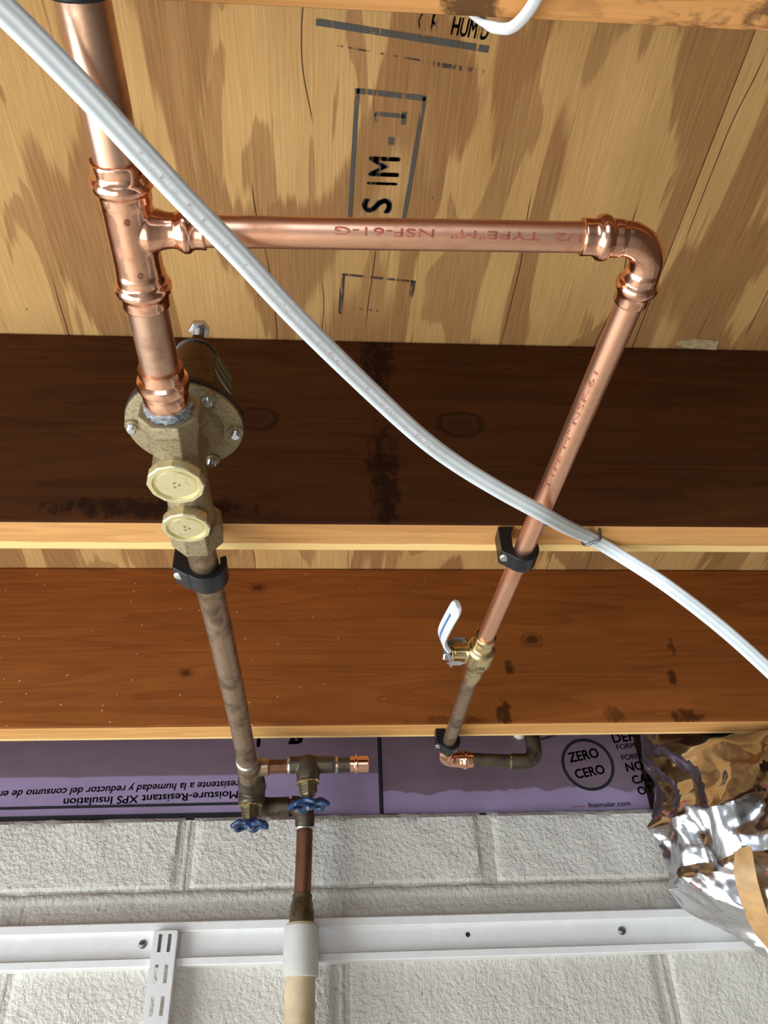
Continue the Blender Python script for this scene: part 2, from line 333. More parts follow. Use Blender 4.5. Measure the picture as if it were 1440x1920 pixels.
# ------------------------------------------------------------------ setting
H, ZB = .6301, .3980                        # underside of the subfloor, underside of the joists
Y0, Y1, Y2, TH = .1058, .5242, .9305, .0385 # joist faces towards the camera
YW = 1.1300                                 # block wall face
ZT = .3555                                  # top of the block wall
FL = -ZC
struct(mesh('floor', box(-1.7, 2.2, -3.6, YW + .2, FL - .1, FL), 'concrete', smooth=False))
ceil = struct(mesh('ceiling', box(-1.7, 2.2, -3.6, YW + .2, H + .020, H + .06), 'dark_wood', smooth=False))
shA = mesh('plywood_sheet', box(-.912, .3086, -1.40, YW + .2, H, H + .0185), 'ply_a', ceil, smooth=False)
shB = mesh('plywood_sheet', box(.3100, 1.53, -1.40, YW + .2, H, H + .0185), 'ply_b', ceil, smooth=False)
mesh('plywood_sheet', box(-1.5, -.914, -1.40, YW + .2, H, H + .0185), 'ply_b', ceil, smooth=False)
for k in range(1, 6):
    y = Y0 - .4064 * k
    mesh('joist', box(-1.5, 2.2, y, y + TH, ZB, H), 'jr', ceil, smooth=False, bevel=.003)
# side and rear walls of the room, with the openings the daylight comes through
struct(mesh('wall_left', merge(box(-1.7, -1.5, -3.6, -.75, FL, H + .02), box(-1.7, -1.5, .90, YW + .2, FL, H + .02), box(-1.7, -1.5, -.75, .90, .05, H + .02)), 'white_wall', smooth=False))
struct(mesh('wall_right', box(2.2, 2.4, -3.6, YW, FL, H + .02), 'dark_wood', smooth=False))
struct(mesh('wall_rear', merge(box(.2, 2.4, -3.8, -3.6, FL, H), box(-1.7, .2, -3.8, -3.6, .30, H)), 'white_wall', smooth=False))

# ---- block wall with its blocks and mortar
wall = struct(mesh('wall_far', merge(box(-1.5, 2.2, YW + .0035, YW + .20, FL, ZT - .004)), 'mortar', smooth=False))
def block_shape(x0, x1, z0, z1, seed, nx=44, nz=14, amp=.0016):
    V, F = [], []; r = .007
    for j in range(nz + 1):
        for i in range(nx + 1):
            u, v = i / nx, j / nz; x = x0 + (x1 - x0) * u; z = z0 + (z1 - z0) * v
            e = min(x - x0, x1 - x, z - z0, z1 - z); rd = max(0, 1 - e / r); y = YW + .0055 * rd * rd
            p = Vector((x * 30 + seed, z * 30, seed)); q = Vector((x * 90, z * 90, seed * 2)); y += amp * (noise.noise(p) * .8 + noise.noise(q) * .6)
            if e < 1e-6: y = YW + .0065; x += .0012 * noise.noise(Vector((z * 60, seed, 0))); z += .0018 * noise.noise(Vector((x * 50, seed, 3)))
            V.append(Vector((x, y, z)))
    n = nx + 1
    F = [(j * n + i, j * n + i + 1, (j + 1) * n + i + 1, (j + 1) * n + i) for j in range(nz) for i in range(nx)]
    B = [V[0] + Vector((0, .1, 0)), V[nx] + Vector((0, .1, 0)), V[-1] + Vector((0, .1, 0)), V[nz * n] + Vector((0, .1, 0))]; o = len(V); V += B
    F += [tuple([o, o + 1] + [i for i in range(nx, -1, -1)]), tuple([o + 2, o + 3] + [nz * n + i for i in range(0, nx + 1)]), tuple([o + 1, o + 2] + [j * n + nx for j in range(nz, -1, -1)]), tuple([o + 3, o] + [j * n for j in range(0, nz + 1)])]
    return V, F
PB = .4064
for row, (z0, z1, xo) in enumerate([(.2620, ZT, -.1870), (.0600, .2445, .0205), (-.1430, .0500, -.1870)]):
    for k in range(-4, 5):
        a = xo + PB * k + .0055; b = a + PB - .011
        if b < -1.3 or a > 1.5: continue
        mesh('block', block_shape(a, b, z0, z1, row * 17 + k * 3.7), 'block', wall)
def bead(x0, x1, z, hz, y, seed, n=160):
    """a smeared, painted mortar joint"""
    rings = []
    for i in range(n + 1):
        x = x0 + (x1 - x0) * i / n; a = noise.noise(Vector((x * 22, seed, 0))); b = noise.noise(Vector((x * 60, seed, 5))); c = noise.noise(Vector((x * 9, seed, 8)))
        zz = z + .0016 * c; hh = hz * (1 + .30 * a + .16 * b); yy = y - .0016 * a - .0012 * b
        rings.append([Vector((x, yy + .006, zz + hh)), Vector((x, yy + .001, zz + hh * .75)), Vector((x, yy, zz + .1 * hh)), Vector((x, yy + .0008, zz - hh * .7)), Vector((x, yy + .006, zz - hh)), Vector((x, yy + .03, zz))])
    return rings_mesh(rings)
mesh('mortar_joint', bead(-1.3, 1.5, .2545, .0082, YW + .0005, 2.0), 'mortar', wall, angle=80)
mesh('mortar_joint', bead(-1.3, 1.5, .0550, .0060, YW + .0022, 6.0), 'mortar', wall, angle=80)
for k in range(-2, 4):
    for z0, z1, xo in ((.262, ZT - .004, -.1870), (.060, .2445, .0205)):
        x = xo + PB * k
        if x > 1.4: continue
        V, F = lathe((x, YW + .0085, z0), (0, 0, 1), [((z1 - z0) * t / 14, .0062 * (1 + .12 * noise.noise(Vector((x * 9, t * 1.3, 1))))) for t in range(15)], 12)
        if k == 1 and z0 > .2: continue          # the open joint
        mesh('mortar_joint', (V, F), 'mortar', wall, angle=80)
# ---- the joists in view
def joist(y, mat, label):
    o = mesh('floor_joist', box(-1.5, 2.2, y, y + TH, ZB, H), mat, None, loc=(0, y, ZB), smooth=False, bevel=.0035); return tag(o, label, 'joist')
joist(Y0, 'j0', 'amber wooden joist along the top edge of the picture, crossed by a white wire')
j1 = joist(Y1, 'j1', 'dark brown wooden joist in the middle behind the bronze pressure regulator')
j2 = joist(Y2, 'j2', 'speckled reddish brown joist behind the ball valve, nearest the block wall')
struct(mesh('trim_1', box(-1.5, 2.2, 1.168, 1.206, ZT + .001, H - .0005), 'dark_wood', smooth=False))       # rim joist behind the foam
tag(mesh('resin_patch', extrude([(0, 0), (.012, .004), (.045, .006), (.043, -.006), (.02, -.008), (.004, -.005)], (.353, .5195, H), (1, 0, 0), (0, 1, 0), (0, 0, -1), .0012), 'resin', None, False, (.375, .52, H)), 'pale dried glue patch on the plywood above the dark joist', 'glue patch')

# ---- stamps on the plywood (flat ink)
ZI = H - .0004; PX, PUP = Vector((1, 0, 0)), Vector((0, -1, 0)); UN = Vector((0, 0, -1))
def pl(x, y): return Vector((x, y, ZI))
stA = merge(bar(pl(.0185, .2817), pl(.0715, .2852), .0042, UN, 0), bar(pl(.0187, .2800), pl(.0153, .4005), .0036, UN, 0), bar(pl(.0705, .2840), pl(.0618, .4005), .0036, UN, 0))
mesh('stamp_box', stA, 'ink', shA, False)
mesh('stamp_letter', merge(bar(pl(.0330, .2985), pl(.0570, .2995), .0034, UN, 0), bar(pl(.0560, .2960), pl(.0556, .3062), .0036, UN, 0), bar(pl(.0330, .2985), pl(.0355, .3050), .0030, UN, 0)), 'ink', shA, False)
mesh('stamp_letter', bar(pl(.0446, .3195), pl(.0494, .3197), .0064, UN, 0), 'ink', shA, False)
for s_, y, wd in [('M', .3500, .0170), ('I', .3575, .0024), ('S', .3835, .0140)]:
    mesh('stamp_letter', text_at(s_, (.0570 - (y - .33) * .12, y, ZI), (0, -1, 0), (-1, 0, 0), wd, .0255, .022), 'ink', shA, False)
mesh('stamp_line', bar(pl(-.0125, .2352), pl(.1145, .2480), .0048, UN, 0), 'ink', shA, False)
mesh('stamp_line', bar(pl(.0745, .2596), pl(.1135, .2640), .0032, UN, 0), 'ink_faint', shA, False)
mesh('stamp_line', bar(pl(.000, .2500), pl(.0700, .2585), .0012, UN, 0), 'ink_faint', shA, False)
mesh('stamp_letter', text_at('HUMID', (.0850, .2390, ZI - 0), (1, .10, 0), (.1, -1, 0), .0275, .0125, .02), 'ink', shA, False)
mesh('stamp_letter', text_at('OR', (.0600, .2368, ZI - 0), (1, .10, 0), (.1, -1, 0), .0160, .0125, .005), 'ink_faint', shA, False)
mesh('stamp_box', merge(bar(pl(.0085, .4465), pl(.0765, .4525), .0024, UN, 0), bar(pl(.0765, .4515), pl(.0752, .479), .0050, UN, 0), bar(pl(.0105, .4470), pl(.0090, .492), .0042, UN, 0), bar(pl(.024, .485), pl(.046, .487), .0018, UN, 0)), 'ink_faint', shA, False)

# ------------------------------------------------------------------ foam boards with their print
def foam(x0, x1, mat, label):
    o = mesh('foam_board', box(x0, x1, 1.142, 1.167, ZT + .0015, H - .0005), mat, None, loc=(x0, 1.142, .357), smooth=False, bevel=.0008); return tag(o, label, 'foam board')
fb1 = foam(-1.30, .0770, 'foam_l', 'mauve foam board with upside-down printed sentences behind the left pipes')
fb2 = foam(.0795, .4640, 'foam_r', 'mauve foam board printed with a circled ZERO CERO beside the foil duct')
YP = 1.1417; FX, FZ = Vector((1, 0, 0)), Vector((0, 0, 1))
mesh('lettering', text_at('g, Moisture-Resistant XPS Insulation', (-.108, YP, .3940), (-1, 0, -.030), (.03, 0, -1), .2560, .0110, .012), 'print', fb1, False)
mesh('lettering', text_at('XPS resistente a la humedad y reductor del consumo de energ\u00eda', (-.094, YP, .4090), (-1, 0, -.030), (.03, 0, -1), .3900, .0105, .012, .15), 'print', fb1, False)
mesh('printed_stripe', bar((-1.29, YP, .3700), (-.115, YP, .3760), .0040, (0, -1, 0), 0), 'print', fb1, False)
mesh('printed_stripe', bar((-1.29, YP, .3575), (-.02, YP, .3610), .0070, (0, -1, 0), 0), 'print', fb1, False)
mesh('seam_tape', box(.0740, .0785, 1.1408, 1.142, ZT + .002, H - .001), 'print', fb1, False)
mesh('lettering', text_at('l', (-.0985, YP, .490), (-1, 0, 0), (0, 0, -1), .0050, .034, .02), 'print', fb1, False)
mesh('lettering', text_at('g', (-.0345, YP, .478), (-1, 0, 0), (0, 0, -1), .0230, .026, .03), 'print', fb1, False)
def ring_flat(c, r0, r1, n=48):
    V = []; F = []
    for i in range(n):
        t = 2 * PI * i / n; d = Vector((math.cos(t), 0, math.sin(t))); V += [Vector(c) + d * r0, Vector(c) + d * r1]
    for i in range(n): j = (i + 1) % n; F.append((2 * i, 2 * i + 1, 2 * j + 1, 2 * j))
    return V, F
mesh('printed_circle', ring_flat((.3850, YP, .4250), .0350, .0395), 'print', fb2, False)
tl = Vector((1, 0, .17)); tu = Vector((-.17, 0, 1))
mesh('lettering', text_at('ZERO', (.3590, YP, .4280), tl, tu, .0470, .0150, .022), 'print', fb2, False)
mesh('lettering', text_at('CERO', (.3640, YP, .4035), tl, tu, .0460, .0140, .022), 'print', fb2, False)
for s, x, z, hh, bo in [('DEF', .4310, .4570, .0150, .02), ('FORM', .4345, .4460, .0085, .01), ('FORM', .4385, .4300, .0085, .01), ('NO', .4420, .4130, .0130, .02), ('CAL', .4470, .3945, .0125, .02), ('OT', .4515, .3785, .0120, .02)]:
    mesh('lettering', text_at(s, (x, YP, z), (1, 0, .12), (-.12, 0, 1), None, hh, bo), 'print', fb2, False)
mesh('lettering', text_at('foamular.com', (.3740, YP, .3620), (1, 0, .03), (-.03, 0, 1), .0620, .0070, .012), 'print', fb2, False)
mesh('printed_stripe', bar((.3480, YP, .3630), (.3690, YP, .3640), .0012, (0, -1, 0), 0), 'red_ink', fb2, False)

# ------------------------------------------------------------------ copper supply pipework
def bend_text(s, p0, d, r, width, height, phi, face, off=.00055, bold=0.):
    """lettering wrapped round a pipe: p0 start on the axis, d reading direction, face = where the middle of the letters looks"""
    V, F = text_shape(s, bold); x0 = min(p.x for p in V); x1 = max(p.x for p in V); sx = width / (x1 - x0); sy = height / .73
    d = Vector(d).normalized(); n = Vector(face); n = (n - d * n.dot(d)).normalized(); up = n.cross(d)
    return [Vector(p0) + d * ((p.x - x0) * sx) + (n * math.cos((p.y * sy - height / 2) / r + phi) + up * math.sin((p.y * sy - height / 2) / r + phi)) * (r + off) for p in V], F
def LP(y):   # axis of the large left pipe above the regulator
    t = (y - .1361) / .2236; return Vector((-.1023 + .0029 * t, y, .372 - .013 * t))
dL = (LP(.3) - LP(.2)).normalized(); r34, r12 = .0111, .0080
sup = thing('copper_supply_pipe', 'shiny new copper pipework with press tee and elbow ending at the ball valve', 'pipework', tuple(LP(.2405)))
path = [Vector((-.1045, -1.0, .3745)), Vector((-.104, .04, .3745)), LP(.10) + Vector((0, 0, -.0004))] + [LP(y) for y in (.14, .18, .215)]
mesh('pipe', tube(path, r34, 32), 'copper_dull', sup)
mesh('pipe', tube([LP(.262), LP(.29), LP(.332)], r34, 32), 'copper_dull', sup)
def press_end(t0, s, r, first=.0):
    """profile of a press socket, t0 = its open end, s = +1 towards the body"""
    return [(t0, r + .0003), (t0, r + .0016), (t0 + s * .0010, r + .0020, .02), (t0 + s * .0060, r + .0019, .05), (t0 + s * .0078, r + .0022), (t0 + s * .0092, r + .0036), (t0 + s * .0115, r + .0042), (t0 + s * .0140, r + .0037), (t0 + s * .0155, r + .0021), (t0 + s * .0170, r + .0023, .03), (t0 + s * .0205, r + .0022, .03), (t0 + s * .0218, r + .0016)]
cT = LP(.2405)
run = press_end(-.0405, 1, r34) + [(-.014, r34 + .0014), (.014, r34 + .0014)] + list(reversed(press_end(.0405, -1, r34)))
branch_o = LP(.2365)
br = [(0., .0105), (.010, .0118), (.0135, .0104), (.0165, .0094), (.0195, .0089)] + [(t, r) for t, r in ((.0225, .0090), (.0240, .0100), (.0265, .0114), (.0290, .0112), (.0305, .0096), (.0315, .0091), (.0355, .0092), (.0372, .0094), (.0375, .0083))]
tee = mesh('tee_fitting', merge(lathe(cT, dL, run, 48), lathe(branch_o, (1, 0, .0006), br, 40)), 'copper_bright', sup, remesh=.00065, relax=5)
mesh('press_dimple', lathe(LP(.2265) + Vector((.002, -.001, -.0121)), (0, -.1, -1), [(0, .0016), (.0006, .0016), (.0007, .0003)], 12), 'copper_brown', tee)
mesh('press_dimple', lathe(LP(.2560) + Vector((.003, -.001, -.0119)), (0, -.1, -1), [(0, .0016), (.0006, .0016), (.0007, .0003)], 12), 'copper_brown', tee)
# male press adapter screwed into the regulator
aL = LP(.3235)
adp = [(0, r34 + .0003), (0, r34 + .0018), (.002, r34 + .0022, .02), (.0075, r34 + .0022, .04), (.009, r34 + .0040), (.0125, r34 + .0046), (.0155, r34 + .0038), (.0165, r34 + .0022), (.019, r34 + .0028), (.027, r34 + .0030, .03), (.0285, r34 + .0018), (.0300, r34 + .0014), (.0320, r34 + .0014), (.0322, r34 - .001)]
mesh('press_adapter', lathe(aL, dL, adp, 48), 'copper_bright', sup)
# horizontal branch
h0, h1 = branch_o + Vector((.033, 0, 0)), Vector((.137, .2345, .3690))
hp = mesh('pipe', tube([h0, (h0 + h1) / 2, h1], r12, 32), 'copper', sup)
mesh('red_lettering', bend_text('1/2  TYPE"M"  NSF-61-G', (.1285, .2346, .3689), (-1, 0, -.005), r12, .1270, .0042, 0., (0, -.50, -.866)), 'red_ink', hp, False)
def RP(y): return Vector((.1715 - (y - .25) * .0445, y, .370 + (y - .25) * .021))
cE = Vector((.1718, .2345, .3692)); dR = (RP(.5) - RP(.3)).normalized()
ap = arc(cE, (1, 0, 0), dR, .0185, 14); eb = tube([cE - Vector((.0215, 0, 0))] + ap + [cE + dR * .0215], r12 + .0013, 32)
so1 = lathe(cE - Vector((.0410, 0, 0)), (1, 0, 0), press_end(0, 1, r12) , 40); so2 = lathe(cE + dR * .0410, -dR, press_end(0, 1, r12), 40)
mesh('elbow_fitting', merge(eb, so1, so2), 'copper_bright', sup, remesh=.0006, relax=4)
rp = mesh('pipe', tube([RP(.262), RP(.45), RP(.6760)], r12, 32), 'copper', sup)
mesh('red_lettering', bend_text('TYPE"M" NSF-61', RP(.440), -dR, r12, .115, .0036, .75, (0, -.5, -.8)), 'red_faint', rp, False)

# ------------------------------------------------------------------ pressure regulator
RX, RY = -.0988, .4000
prv = thing('pressure_regulator', 'cast bronze water pressure regulator with two round caps below the new copper tee', 'regulator', (RX, RY, .334))
AX = Vector((RX, RY, 0)); UPV = Vector((-.028, .0, 1)).normalized()
pz = .3575
inl = lathe((-.0992, .3560, .3592), dL, [(0, .0150), (0, .0192), (.0012, .0200), (.0085, .0200), (.0105, .0190), (.022, .0165), (.045, .015)], 8, phase=PI / 8)
core = lathe((RX, RY, .3405), (0, 0, 1), [(0, .0158), (.004, .0165), (.016, .0168), (.024, .0178), (.046, .0190)], 40)
out_ = lathe((-.0970, .4000, pz - .001), (.0, 1, -.05), [(0, .0150), (.03, .0148), (.056, .0158), (.0640, .0165), (.066, .014)], 32)
stc = lathe((-.0978, .4450, .3475), (.02, .04, -1), [(-.014, .0138), (.0, .0143), (.010, .0146)], 32)
dome = lathe((RX, RY, .3700), (0, 0, 1), [(0, .0165), (.006, .0215), (.010, .0245), (.0135, .0265), (.0150, .0270), (.0165, .0395), (.0195, .0398), (.0195, .01)], 56)
web = box(RX - .0022, RX + .0022, .4005, .435, .3400, .352)
mesh('body', merge(inl, core, out_, stc, dome, web), 'bronze', prv, remesh=.00065, relax=2)
def cap(o, d, r, name):
    pr = [(-.0045, r * .93), (-.0020, r), (.0030, r), (.0040, r * .96), (.0040, r * .83), (.0022, r * .80), (.0022, r * .70), (.0034, r * .665), (.0034, r * .64), (.0034, .0)]
    sh = lathe(o, d, [(p[0], max(p[1], .0001)) for p in pr], 48)
    V, F = sh
    # twelve-sided rim
    d_, a, b = frame(d)
    for i in range(4 * 48):
        j = i % 48; th = 2 * PI * j / 48; k = (th % (PI / 6)) - PI / 12; V[i] = Vector(o) + d_ * (V[i] - Vector(o)).dot(d_) + ((V[i] - Vector(o)) - d_ * (V[i] - Vector(o)).dot(d_)) * (math.cos(PI / 12) / math.cos(k) * 1.02)
    c = mesh(name, (V, F), 'bronze_face', prv, angle=25)
    n = Vector(d).normalized(); f, a, b = frame(d); 
    for i in range(3):
        q = Vector(o) + n * .0036 + a * (.002 * math.cos(i * 2.1)) + b * (.0022 * math.sin(i * 2.1))
        mesh('cast_mark', lathe(q, n, [(0, .0009), (.0003, .0008)], 6), 'bronze', c)
    return c
cap((RX + .0003, RY + .0002, .3380), (0, 0, -1), .0182, 'bottom_cap')
cap((-.0978, .4450, .3372), (.02, .04, -1), .0164, 'strainer_cap')
# flange seam, bonnet, screws
mesh('gasket', lathe((RX, RY, .3894), (0, 0, 1), [(0, .0390), (.0002, .0403), (.0026, .0403), (.0028, .0390)], 64), 'rubber', prv)
bon = mesh('bonnet', lathe((RX, RY, .3922), (0, 0, 1), [(0, .0398), (.0030, .0398), (.0045, .0375), (.0060, .0290), (.010, .0240), (.016, .0210), (.030, .0182), (.050, .0160), (.064, .0150), (.0695, .0138), (.0715, .0115), (.0722, .0070), (.080, .0062), (.0805, .004)], 56), 'bonnet', prv)
mesh('bonnet_boss', lathe((RX + .0125, RY - .0135, .4080), (.5, -.6, .25), [(0, .0035), (.0025, .0035), (.0032, .0022)], 20), 'bronze_face', bon)
bz = .3922 + .0805
mesh('lock_nut', lathe((RX - .0003, RY, bz), (0, 0, 1), [(0, .0062), (.004, .0062)], 6), 'bonnet', prv, False)
mesh('adjusting_screw', lathe((RX - .0004, RY, bz), (-.03, 0, 1), [(i * .0009, .0033 if i % 2 else .0039) for i in range(18)], 20), 'steel', prv)
mesh('screw_head', lathe((RX - .0008, RY, bz + .0140), (-.03, 0, 1), [(0, .0052), (.0004, .0080), (.0054, .0080), (.0060, .0068)], 6), 'steel', prv, False, bevel=.0004)
for k in range(6):
    a = PI / 3 * k + .06; c = Vector((RX + .0345 * math.cos(a), RY + .0345 * math.sin(a), .3900))
    lug = mesh('screw_lug', lathe(c + Vector((0, 0, -.0060)), (0, 0, 1), [(0, .0052), (.004, .0055), (.0048, .0048)], 20), 'bronze', prv)
    sc = mesh('flange_screw', lathe(c + Vector((0, 0, -.0110)), (0, 0, 1), [(0, .0024), (.0006, .0031), (.0011, .0026), (.0019, .0032), (.0026, .0026), (.0034, .0032), (.0060, .0030)], 16), 'steel', prv)
def solid(V, F, th, nrm=None):
    me = bpy.data.meshes.new('t'); me.from_pydata([tuple(v) for v in V], [], F); o = bpy.data.objects.new('t', me); C.objects.link(o); s = o.modifiers.new('s', 'SOLIDIFY'); s.thickness = th; s.offset = 0
    me2 = bpy.data.meshes.new_from_object(o.evaluated_get(bpy.context.evaluated_depsgraph_get())); r = [v.co.copy() for v in me2.vertices], [tuple(p.vertices) for p in me2.polygons]
    bpy.data.objects.remove(o); bpy.data.meshes.remove(me); bpy.data.meshes.remove(me2); return r
# metal collar on the bonnet with a green paper tag hanging at its right
mesh('tag_collar', lathe((RX, RY, .4590), (0, 0, 1), [(0, .0146), (.0002, .0156), (.0010, .0156), (.0012, .0146)], 40), 'steel_dark', prv)
tq = [(-.0845, .3960), (-.0822, .4040), (-.0790, .4120), (-.0750, .4215)]
V = []
for x, y in tq: V += [Vector((x + .0012, y, .4400)), Vector((x - .0012, y, .4640))]
tg_ = mesh('green_tag', solid(V, [(2 * i, 2 * i + 2, 2 * i + 3, 2 * i + 1) for i in range(3)], .0006), 'green', prv)
for k in range(2):
    z0 = .4480 + k * .0075
    V3 = []
    for x, y in tq[0:4]: V3 += [Vector((x + .0016 - (z0 - .4405) * .084, y - .0002, z0)), Vector((x + .0016 - (z0 - .4385) * .084, y - .0002, z0 + .0012))]
    mesh('tag_lettering', (V3, [(2 * i, 2 * i + 2, 2 * i + 3, 2 * i + 1) for i in range(3)]), 'paper', tg_, False)
mesh('tag_edge', tube([(tq[0][0] + .0012, tq[0][1], .4405), (tq[1][0] + .0012, tq[1][1], .4405), (tq[2][0] + .0012, tq[2][1], .4405), (tq[3][0] + .0012, tq[3][1], .4405)], .0006, 8), 'paper', tg_)
# thread tape at the inlet
tp = []
for i in range(10):
    tp.append((.0262 + i * .0007, .0128 + .0016 * (i % 2) + .0006 * math.sin(i * 2.2)))
V, F = lathe(aL, dL, tp, 56)
for v in V:
    n = noise.noise(v * 500) * .0016; d = (v - aL) - dL * (v - aL).dot(dL); v += d.normalized() * n + dL * noise.noise(v * 300 + Vector((9, 0, 0))) * .0016
mesh('thread_tape', (V, F), 'tape', sup)
# outlet union
ud = Vector((.004, 1, -.03)).normalized(); uo = Vector((-.0962, .4600, .3535))
mesh('union_nut', lathe(uo, ud, [(0, .0175), (.0015, .0200), (.0200, .0200), (.0215, .0185), (.0225, .0140)], 8, phase=.3), 'bronze', prv, False, bevel=.0008)
mesh('union_ring', lathe(uo + ud * .0215, ud, [(0, .0150), (.003, .0150), (.0045, .0125), (.0045, .0113)], 32), 'solder', prv)

# ------------------------------------------------------------------ aged pipework on the left, towards the wall
old = thing('aged_copper_pipe', 'dull aged copper pipe with tee branch and bright end cap, from regulator to wall', 'pipework', (-.0935, .70, .352))
LA, LBp, LC = uo + ud * .022, Vector((-.0938, .620, .3520)), Vector((-.0925, .9300, .3500))
mesh('pipe', tube([LA, LBp, Vector((-.0922, .80, .3505)), LC], r34, 32), 'copper_old', old)
BY, BZ = .9420, .3545
tb = merge(lathe((-.0925, .9130, .3503), (0, 1, 0), [(0, r34 + .0014), (.0008, r34 + .0022), (.050, r34 + .0022), (.051, r34)], 32), lathe((-.0925, BY, BZ - .002), (1, 0, 0), [(0, .0105), (.0235, .0104), (.0245, .0085)], 28))
t2 = mesh('tee_fitting', tb, 'copper_old', old, remesh=.0008, relax=3)
mesh('solder_ring', lathe((-.0925, .9115, .3503), (0, 1, 0), [(0, r34 + .0006), (.0012, r34 + .0019), (.0026, r34 + .0006)], 32), 'solder', old)
mesh('pipe', tube([(-.080, BY, BZ - .002), (-.035, BY, BZ - .001)], r12, 24), 'copper_brown', old)
mesh('solder_ring', lathe((-.0475, BY, BZ - .001), (1, 0, 0), [(0, r12), (.001, r12 + .0012), (.003, r12 + .0014), (.004, r12)], 24), 'solder', old)
TX = -.0225
t3 = merge(lathe((TX - .0225, BY, BZ), (1, 0, 0), [(0, .0086), (.001, .0098), (.013, .0100), (.0225, .0128), (.032, .0100), (.052, .0098), (.053, .0086)], 28), lathe((TX, BY, BZ + .004), (0, 0, -1), [(-.004, .0110), (.004, .0135), (.012, .0140), (.020, .0134), (.024, .0128)], 28))
mesh('tee_fitting', t3, 'copper_dark', old, remesh=.0008, relax=3)
mesh('solder_ring', lathe((.0090, BY, BZ), (1, 0, 0), [(0, r12), (.001, r12 + .0030), (.003, r12 + .0012), (.004, r12)], 24), 'solder', old)
mesh('pipe', tube([(.010, BY, BZ), (.040, BY, BZ)], r12, 24), 'copper_dark', old)
mesh('end_cap', lathe((.0270, BY, BZ), (1, 0, 0), [(0, r12 + .0004), (.0005, r12 + .0014), (.0050, r12 + .0014), (.006, r12 + .0034), (.0085, r12 + .0036), (.0100, r12 + .0016), (.0215, r12 + .0016), (.0225, r12 + .0006)], 32), 'copper_bright', old)
# elbow and lower branch behind the valve
mesh('pipe', tube([Vector((-.0925, 1.030, .3490))] + arc((-.0925, 1.076, .3490), (0, 1, 0), (1, 0, 0), .020, 8) + [Vector((-.050, 1.076, .3495))], [r34 + .001] * 11, 24), 'copper_dark', old)
mesh('pipe', tube([(-.055, 1.076, .3495), (-.040, 1.076, .3500)], r12 + .0015, 24), 'copper_brown', old)
mesh('solder_ring', lathe((-.0560, 1.076, .3495), (1, 0, 0), [(0, .0088), (.001, .0118), (.003, .0118), (.004, .0095)], 24), 'solder', old)
# round wheel stop valves
def wheel(o, d, R, spin):
    d, a, b = frame(d); sh = []
    n = 60; rim = []
    for i in range(n):
        t = 2 * PI * i / n; rr = R * (1 + .10 * math.cos(6 * t)); rim.append(o + a * (rr * math.cos(t + spin)) + b * (rr * math.sin(t + spin)) + d * (.0016 * math.cos(6 * t)))
    rings = []
    for i in range(n):
        c = rim[i]; rad = (c - o).normalized(); rings.append([c + rad * (.0034 * math.cos(s)) + d * (.0032 * math.sin(s)) for s in [2 * PI * k / 12 for k in range(12)]])
    rings.append(rings[0]); sh.append(rings_mesh(rings, False))
    V, F = sh[0]; F = [tuple(i if i < n * 12 else i - n * 12 for i in f) for f in F]; V = V[:n * 12]; sh = [(V, F)]
    sh.append(lathe(o - d * .004, d, [(0, .0060), (.001, .0068), (.007, .0068), (.008, .0058)], 20))
    for k in range(3):
        t = spin + 2 * PI * k / 3; e = o + a * (R * math.cos(t)) + b * (R * math.sin(t)); sh.append(tube([o, (o + e) / 2 - d * .001, e], [.0042, .0034, .0038], 10))
    return merge(*sh)
def stop_valve(label, o, d, name_loc, body_prof, R, spin, wl):
    t = thing('stop_valve', label, 'valve', name_loc); o = Vector(o); d = Vector(d).normalized()
    mesh('valve_body', body_prof, 'copper_dark', t, remesh=.0008, relax=3)
    mesh('packing_nut', lathe(o, d, [(0, .0128), (.001, .0138), (.003, .0138), (.0035, .0108), (.013, .0104), (.0135, .0090), (.017, .0075)], 8), 'brass_old', t, False, bevel=.0005)
    mesh('brass_ring', lathe(o - d * .0008, d, [(0, .0130), (.0008, .0142), (.0020, .0142), (.0028, .0130)], 28), 'brass', t)
    mesh('valve_stem', lathe(o + d * .015, d, [(0, .0042), (wl - .013, .0042)], 16), 'brass_old', t)
    wc = o + d * (wl + .002)
    mesh('hand_wheel', wheel(wc, d, R, spin), 'blue', t, remesh=.0008, relax=3)
    mesh('wheel_screw', lathe(wc + d * .004, d, [(0, .0034), (.0015, .0034), (.0020, .0024)], 12), 'steel', t)
stop_valve('stop valve with blue wheel hanging from the horizontal tee branch', (TX, BY, .3340), (.06, .08, -1), (TX, BY, .335),
           lathe((TX, BY, .3405), (0, 0, -1), [(0, .0110), (.003, .0128), (.0075, .0130), (.0085, .0110)], 28), .0200, .2, .024)
vb = merge(lathe((-.0925, .958, .3495), (0, 1, 0), [(0, .0128), (.002, .0140), (.016, .0140), (.022, .0165), (.044, .0170), (.052, .0140), (.076, .0140), (.077, .0125)], 32), lathe((-.0935, 1.000, .350), (0, 0, -1), [(0, .015), (.012, .0155), (.021, .0150), (.024, .0132)], 28))
stop_valve('stop valve with blue wheel at the end of the aged left pipe', (-.0935, 1.000, .3265), (.03, .06, -1), (-.0935, 1.0, .35), vb, .0188, .7, .021)

